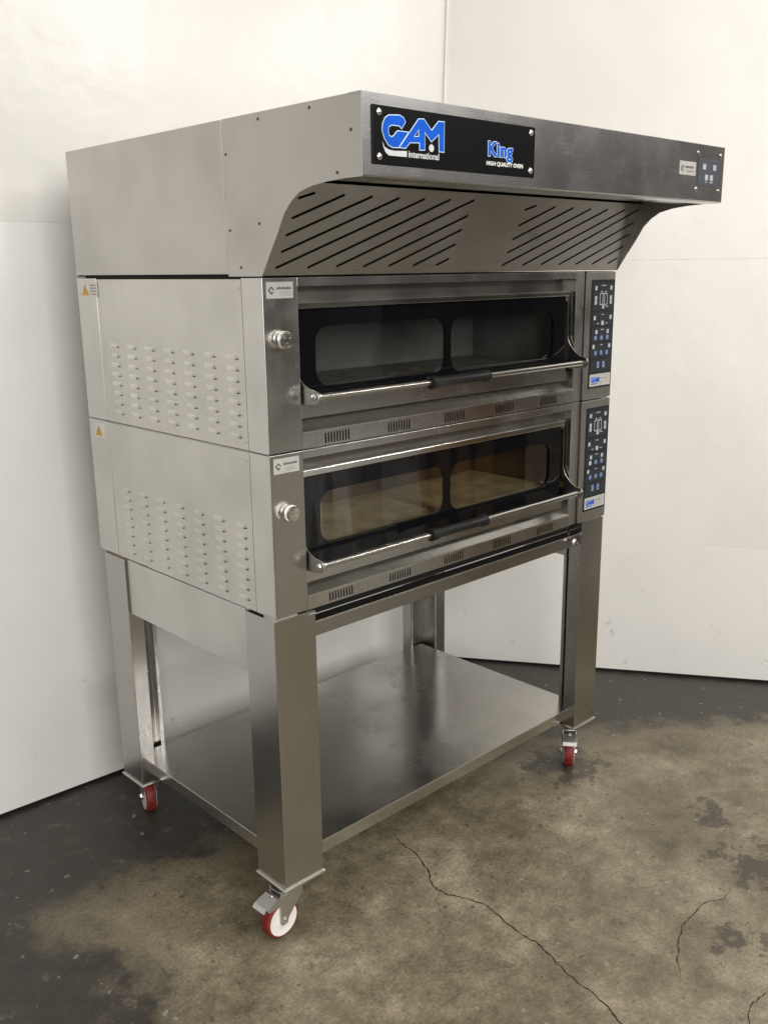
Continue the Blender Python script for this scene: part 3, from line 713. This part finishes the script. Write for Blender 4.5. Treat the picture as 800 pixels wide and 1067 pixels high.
Ah = [(0.1255, 1.8644), (0.1381, 1.8781), (0.1381, 1.8654)]
one, nil = (1, 1), (0, 0); g = .0010
b = bmesh.new(); poly(b, Gl, [], one, nil, FY - .0033, .0006, g); link_bm('sign_outline', b, M_pale, sign)
b = bmesh.new(); poly(b, Al, [Ah], one, nil, FY - .00345, .0006, g); link_bm('sign_outline', b, M_pale, sign)
b = bmesh.new(); poly(b, Gl, [], one, nil, FY - .0040, .0006, -.0006); link_bm('sign_letter', b, M_blue, sign)
b = bmesh.new(); poly(b, Al, [Ah], one, nil, FY - .0042, .0006, -.0006); link_bm('sign_letter', b, M_blue, sign)
b = bmesh.new(); lathe(b, (.1725, FY - .0031, 1.8475), (0, -1, 0), [(0, .0068), (.0006, .0068)], 24); link_bm('sign_dot', b, M_grey, sign)
sw = [(0.0453, 1.8499), (0.0497, 1.8411), (0.0604, 1.8372), (0.0741, 1.836), (0.1066, 1.8377), (0.1065, 1.8274), (0.0603, 1.8271), (0.0522, 1.8321), (0.047, 1.8409)]
b = bmesh.new(); poly(b, sw, [], one, nil, FY - .0035, .0006, 0); link_bm('sign_underline', b, M_grey, sign)
b = bmesh.new(); text(b, 'international', (.1108, FY - .0034, 1.8275), FX, FZ, .0165, .00035, 0, .0003, .99); link_bm('sign_subtitle', b, M_grey, sign)
b = bmesh.new(); text(b, 'King', (.3355, FY - .0033, 1.8460), FX, FZ, .0375, .0022, 0, .0003, 1.08, 'LEFT', 1.08); link_bm('sign_outline', b, M_pale, sign)
b = bmesh.new(); text(b, 'King', (.3355, FY - .0040, 1.8460), FX, FZ, .0375, .0010, 0, .0003, 1.08, 'LEFT', 1.08); link_bm('sign_letter', b, M_blue, sign)
b = bmesh.new(); text(b, 'HIGH QUALITY OVEN', (.3320, FY - .0034, 1.8275), FX, FZ, .0108, .00022, 0, .0003, 1.10); link_bm('sign_subtitle', b, M_white, sign)
# fascia: small keypad and reseller sticker
st = mbox('label_sticker', (1.085, 1.166, FY - .0006, FY, 1.851, 1.884), M_label, root, 0)
b = bmesh.new(); prism(b, [(.0, 0), (.009, .008), (.018, 0), (.014, 0), (.009, .0045), (.004, 0), (.009, -.005), (.0115, -.002), (.014, -.004), (.009, -.0095)], (1.090, FY - .0006, 1.867), FX, FZ, (0, -.0004, 0))
[box(b, 1.113 + k * .0060, 1.1172 + k * .0060, FY - .001, FY - .0005, 1.868, 1.873) for k in range(7)]; box(b, 1.120, 1.155, FY - .001, FY - .0005, 1.860, 1.8615); link_bm('sticker_print', b, M_ink, st)
kp = mbox('hood_keypad', (1.178, 1.293, FY - .0012, FY, 1.829, 1.895), M_hoodkey, root, .0008)
for x, z in ((1.208, 1.876), (1.262, 1.876), (1.222, 1.850), (1.248, 1.850)):
    mbox('button', (x - .008, x + .008, FY - .0018, FY - .0012, z - .007, z + .007), M_btn, kp, .0)
mbox('keypad_print', [(1.218, 1.224, FY - .0016, FY - .0011, 1.837, 1.840), (1.240, 1.256, FY - .0016, FY - .0011, 1.837, 1.840)], M_btn, kp, 0)
scb = bmesh.new()
for x, z in ((1.172, 1.908), (1.290, 1.908), (1.172, 1.819), (1.290, 1.819)): lathe(scb, (x, FY, z), (0, -1, 0), [(0, .005), (.002, .005), (.003, .003)], 14)
link_each('dome_screw', scb, M_bolt, kp, 0, True)

# --- stand
zb = .158; zt = z0 - .003; lx0 = -.006; LW = .120; LD = .113; yb = .795
def leg(sx, sy_):
    """folded sheet leg, open to the inside; sx,sy_ = -1 near side"""
    X0, X1 = (lx0, lx0 + LW) if sx < 0 else (W - LW + .006, W)
    Y0, Y1 = (0, LD) if sy_ < 0 else (yb - LD, yb)
    t = .0025; fl = .045
    if sx < 0: xo, xi, s = X0, X1, 1
    else: xo, xi, s = X1, X0, -1
    if sy_ < 0: yo, yi, r = Y0, Y1, 1
    else: yo, yi, r = Y1, Y0, -1
    pts = [(xo, yo), (xi, yo), (xi, yo + r * fl), (xi - s * .012, yo + r * fl), (xi - s * .012, yo + r * (fl - t)), (xi - s * t, yo + r * (fl - t)), (xi - s * t, yo + r * t), (xo + s * t, yo + r * t), (xo + s * t, yi - r * t), (xo + s * (fl - t), yi - r * t), (xo + s * (fl - t), yi - r * .012), (xo + s * fl, yi - r * .012), (xo + s * fl, yi), (xo, yi)]
    b = bmesh.new(); prism(b, pts, (0, 0, zb), (1, 0, 0), (0, 1, 0), (0, 0, zt - zb)); bmesh.ops.recalc_face_normals(b, faces=b.faces)
    lg = link_bm('leg', b, M_leg, root, .0012)
    # welded foot plate
    mbox('foot_plate', (X0 - .005, X1 + .004, Y0 - .005, Y1 + .004, zb - .006, zb - .0005), M_edge, lg, .0015)
    if sx > 0 and sy_ > 0: mbox('inner_lining', (min(xo + s * .006, xi - s * .006), max(xo + s * .006, xi - s * .006), *sorted((yo + r * .004, yo + r * .006)), zb + .05, zt - .02), M_galv, lg, 0)
    if sx > 0 and sy_ > 0: mbox('inner_lining', (xo - .006, xo - .004, yi + .004, yo - .006, zb + .05, zt - .02), M_galv, lg, 0)
    sb = bmesh.new()
    for z in (zb + .075, zt - .06, zb + .30): screw(sb, (xi - s * .02, yo + r * (fl + .0005) if False else yo + r * .0075, z), (0, r, 0), .004)
    link_each('screw', sb, M_zinc, lg, 0, True)
    return lg
for a in (-1, 1):
    for c in (-1, 1):
        g = leg(a, c)
        g['label'] = {(-1, -1): 'front leg at the near corner', (-1, 1): 'rear leg on the near side', (1, -1): 'front leg at the far corner', (1, 1): 'rear leg at the far corner'}[(a, c)]
# shelf
sx0, sx1, sy0, sy1, sz = .036, 1.264, .038, .775, .208
b = bmesh.new(); box(b, sx0, sx1, sy0, sy1, sz - .0012, sz); box(b, sx0, sx1, sy0, sy0 + .0015, sz - .036, sz - .0012); box(b, sx0, sx1, sy1 - .0015, sy1, sz - .036, sz - .0012)
box(b, sx0, sx0 + .0015, sy0 + .0015, sy1 - .0015, sz - .036, sz - .0012); box(b, sx1 - .0015, sx1, sy0 + .0015, sy1 - .0015, sz - .036, sz - .0012)
bmesh.ops.remove_doubles(b, verts=b.verts, dist=.00001); bmesh.ops.recalc_face_normals(b, faces=b.faces)
sh = link_bm('shelf', b, M_shelf, root)
mbox('shelf_edge', [(sx0 + .06, sx1 - .06, sy0 - .0012, sy0 + .0012, sz - .0030, sz + .0006), (sx0 - .0012, sx0 + .0012, sy0 + .06, sy1 - .06, sz - .0030, sz + .0006)], M_edge, sh, .0006)
# rails under the decks
b = bmesh.new(); box(b, lx0 + LW + .001, W - LW + .005, .010, .014, .784, .820); box(b, lx0 + LW + .001, W - LW + .005, .014, .05, .817, .820); bmesh.ops.recalc_face_normals(b, faces=b.faces)
fr = link_bm('front_rail', b, M_leg, root, .0008)
mbox('rail_edge', (lx0 + LW + .001, W - LW + .005, .0086, .0112, .818, .8212), M_edge, fr, .0005)
mbox('rear_rail', [(lx0 + LW + .001, W - LW + .005, yb - .014, yb - .010, .775, .850)], M_leg, root, .0008)
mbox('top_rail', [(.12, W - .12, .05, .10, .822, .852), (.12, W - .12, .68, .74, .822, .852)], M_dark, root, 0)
mbox('post_lip', (.093, .116, -.0015, .002, .846, .8485), M_edge, root, 0)
for xa in (0.0005, W - .0035):
    ap = mbox('side_apron', (xa, xa + .003, .120, .676, .697, z0 - .002), M_side, root, .0008)
# swivel bolt on the right leg by the rail
b = bmesh.new(); lathe(b, (W - .155, -.001, .803), (0, -1, 0), [(0, .011), (.002, .011), (.006, .006), (.012, .005), (.0125, .003)], 18); link_bm('stand_bolt', b, M_bolt, root, 0, True)

# --- casters
def caster(cx, cy, ang, brake):
    """swivel at (cx,cy); the wheel trails towards ang"""
    d = Vector((math.cos(ang), math.sin(ang), 0)); s = Vector((-d.y, d.x, 0)); c = Vector((cx, cy, 0)); trail = .036; R = .050
    wc = c + d * trail + Vector((0, 0, R)); top = zb - .007
    b = bmesh.new()
    prism(b, [(-.045, -.038), (.045, -.038), (.045, .038), (-.045, .038)], (cx, cy, top - .004), d, s, (0, 0, .0038))
    cyl(b, (cx, cy, top - .018), (cx, cy, top - .004), .026, .030, 28)
    prism(b, rrect(-.028, trail + .012, -.021, .021, .010, 4), (cx, cy, top - .021), d, s, (0, 0, .003))
    for sg in (-1, 1):
        pts = [(-.026, top - .018), (trail + .010, top - .018)]
        for k in range(7):
            a = math.radians(10 - k * 33); pts.append((trail + .013 * math.cos(a), R + .013 * math.sin(a)))
        pts.append((-.022, top - .050))
        o_ = c + s * (sg * .0205 - .0012); prism(b, pts, o_, d, (0, 0, 1), s * .0024)
    bmesh.ops.recalc_face_normals(b, faces=b.faces)
    cs = link_bm('caster', b, M_zinc, root, .0006)
    b = bmesh.new(); ax0 = wc - s * .016
    lathe(b, ax0, s, [(0, R - .006), (.0015, R - .0015), (.005, R), (.027, R), (.0305, R - .0015), (.032, R - .006)], 48); link_bm('tyre', b, M_red, cs, 0, True, 50)
    b = bmesh.new(); lathe(b, wc - s * .0175, s, [(0, .010), (.0002, .016), (.0010, .018), (.0010, .036), (.0002, .039), (.0004, .0425), (.0346, .0425), (.0348, .039), (.0340, .036), (.0340, .018), (.0348, .016), (.035, .010)], 40); link_bm('wheel_hub', b, M_hub, cs, 0, True, 40)
    b = bmesh.new(); lathe(b, wc - s * .029, s, [(0, .003), (.001, .006), (.006, .0085), (.052, .0085), (.057, .006), (.058, .003)], 6); link_bm('axle_bolt', b, M_bolt, cs, 0, True, 30)
    if brake:
        b = bmesh.new(); pz = R + .052
        prof = [(trail - .012, pz + .022), (trail + .022, pz + .021), (trail + .058, pz + .010), (trail + .066, pz + .000), (trail + .064, pz - .001), (trail + .055, pz + .007), (trail + .020, pz + .018), (trail - .012, pz + .018)]
        prism(b, prof, c - s * .023, d, (0, 0, 1), s * .046)
        lathe(b, c + d * (trail + .022) + Vector((0, 0, pz + .020)), (0, 0, 1), [(0, .007), (.003, .006), (.004, .003)], 14)
        for sg in (-1, 1):
            prism(b, [(trail - .012, pz + .019), (trail + .020, pz + .018), (trail + .056, pz + .007), (trail + .050, pz - .004), (trail - .008, pz - .004)], c + s * (sg * .0235 - .001), d, (0, 0, 1), s * .002)
        bmesh.ops.recalc_face_normals(b, faces=b.faces); link_bm('brake_pedal', b, M_zinc, cs, .0008)
lc = .054
caster(lc - .012, .050, math.radians(182), True)
caster(W - .057, .057, math.radians(217), True)
caster(lc + .002, yb - .036, math.radians(72), False)
caster(W - .057, yb - .057, math.radians(120), False)

# ---------------------------------------------------------------- unseen, added for the glass doors to mirror: wrapped crate, timber and a cabinet
def rotbox(bm, c, sx, sy, z0_, z1_, rz):
    q = Matrix.Rotation(rz, 3, 'Z'); vs = []
    for x in (-sx / 2, sx / 2):
        for y in (-sy / 2, sy / 2):
            for z in (z0_, z1_): vs.append(bm.verts.new(Vector((c[0], c[1], 0)) + q @ Vector((x, y, 0)) + Vector((0, 0, z))))
    for f in ((0, 1, 3, 2), (4, 6, 7, 5), (0, 4, 5, 1), (2, 3, 7, 6), (0, 2, 6, 4), (1, 5, 7, 3)): bm.faces.new([vs[i] for i in f])
def tagthing(o, l, c, g=None):
    o['label'] = l; o['category'] = c
    if g: o['group'] = g
M_film = plain('milky_plastic_film', (.82, .84, .84), .3, 0, .6, .3, 4, 1.0)
M_wood = plain('pine_timber', (.50, .29, .12), .6, 0, .3, .3, 5)
M_cab = plain('dark_cabinet_paint', (.03, .032, .04), .4, 0, .4)
b = bmesh.new(); rotbox(b, (1.85, -1.75), .42, .42, 0, .86, .3); bmesh.ops.subdivide_edges(b, edges=b.edges, cuts=9, use_grid_fill=True)
for v_ in b.verts:
    fk = round(v_.co.x * 23.7 + v_.co.y * 31.1); v_.co.x += .045 * math.sin(fk * 7.3 + v_.co.z * 3); v_.co.y += .045 * math.cos(fk * 5.1 + v_.co.z * 2)
    pass
bmesh.ops.recalc_face_normals(b, faces=b.faces)
tagthing(link_bm('wrapped_crate', b, M_film), 'crate under crumpled milky film mirrored in the lower oven window', 'crate')
b = bmesh.new(); rotbox(b, (3.05, -2.35), 1.3, .45, 0, 1.75, 0); bmesh.ops.recalc_face_normals(b, faces=b.faces)
cbn = link_bm('added_cabinet', b, M_cab, None, .004); tagthing(cbn, 'added unseen dark cabinet behind the timber boards, for dark reflections in the oven glass', 'cabinet')  # invented to back the boards and darken the reflections
for k, (x, w_, h_, t_) in enumerate(((2.50, .10, .98, .02), (2.66, .07, 1.08, -.03), (2.80, .12, .86, .05), (3.02, .09, 1.0, -.02), (3.20, .14, .95, .03))):
    b = bmesh.new(); rotbox(b, (0, 0), w_, .03, 0, h_, 0); bmesh.ops.recalc_face_normals(b, faces=b.faces)
    o = link_bm('timber_board', b, M_wood, None, .002); o.location = (x, -2.06 + .0 , 0.003); o.rotation_euler = (math.radians(2.0), t_, 0)
    tagthing(o, ('pine board leaning on the cabinet, nearest the wrapped crate', 'tallest narrow pine board leaning on the cabinet', 'shortest pine board, in the middle of the row on the cabinet', 'narrow pine board beside the widest one on the cabinet', 'widest pine board at the far end of the row on the cabinet')[k], 'board', 'pine boards leaning on the cabinet')
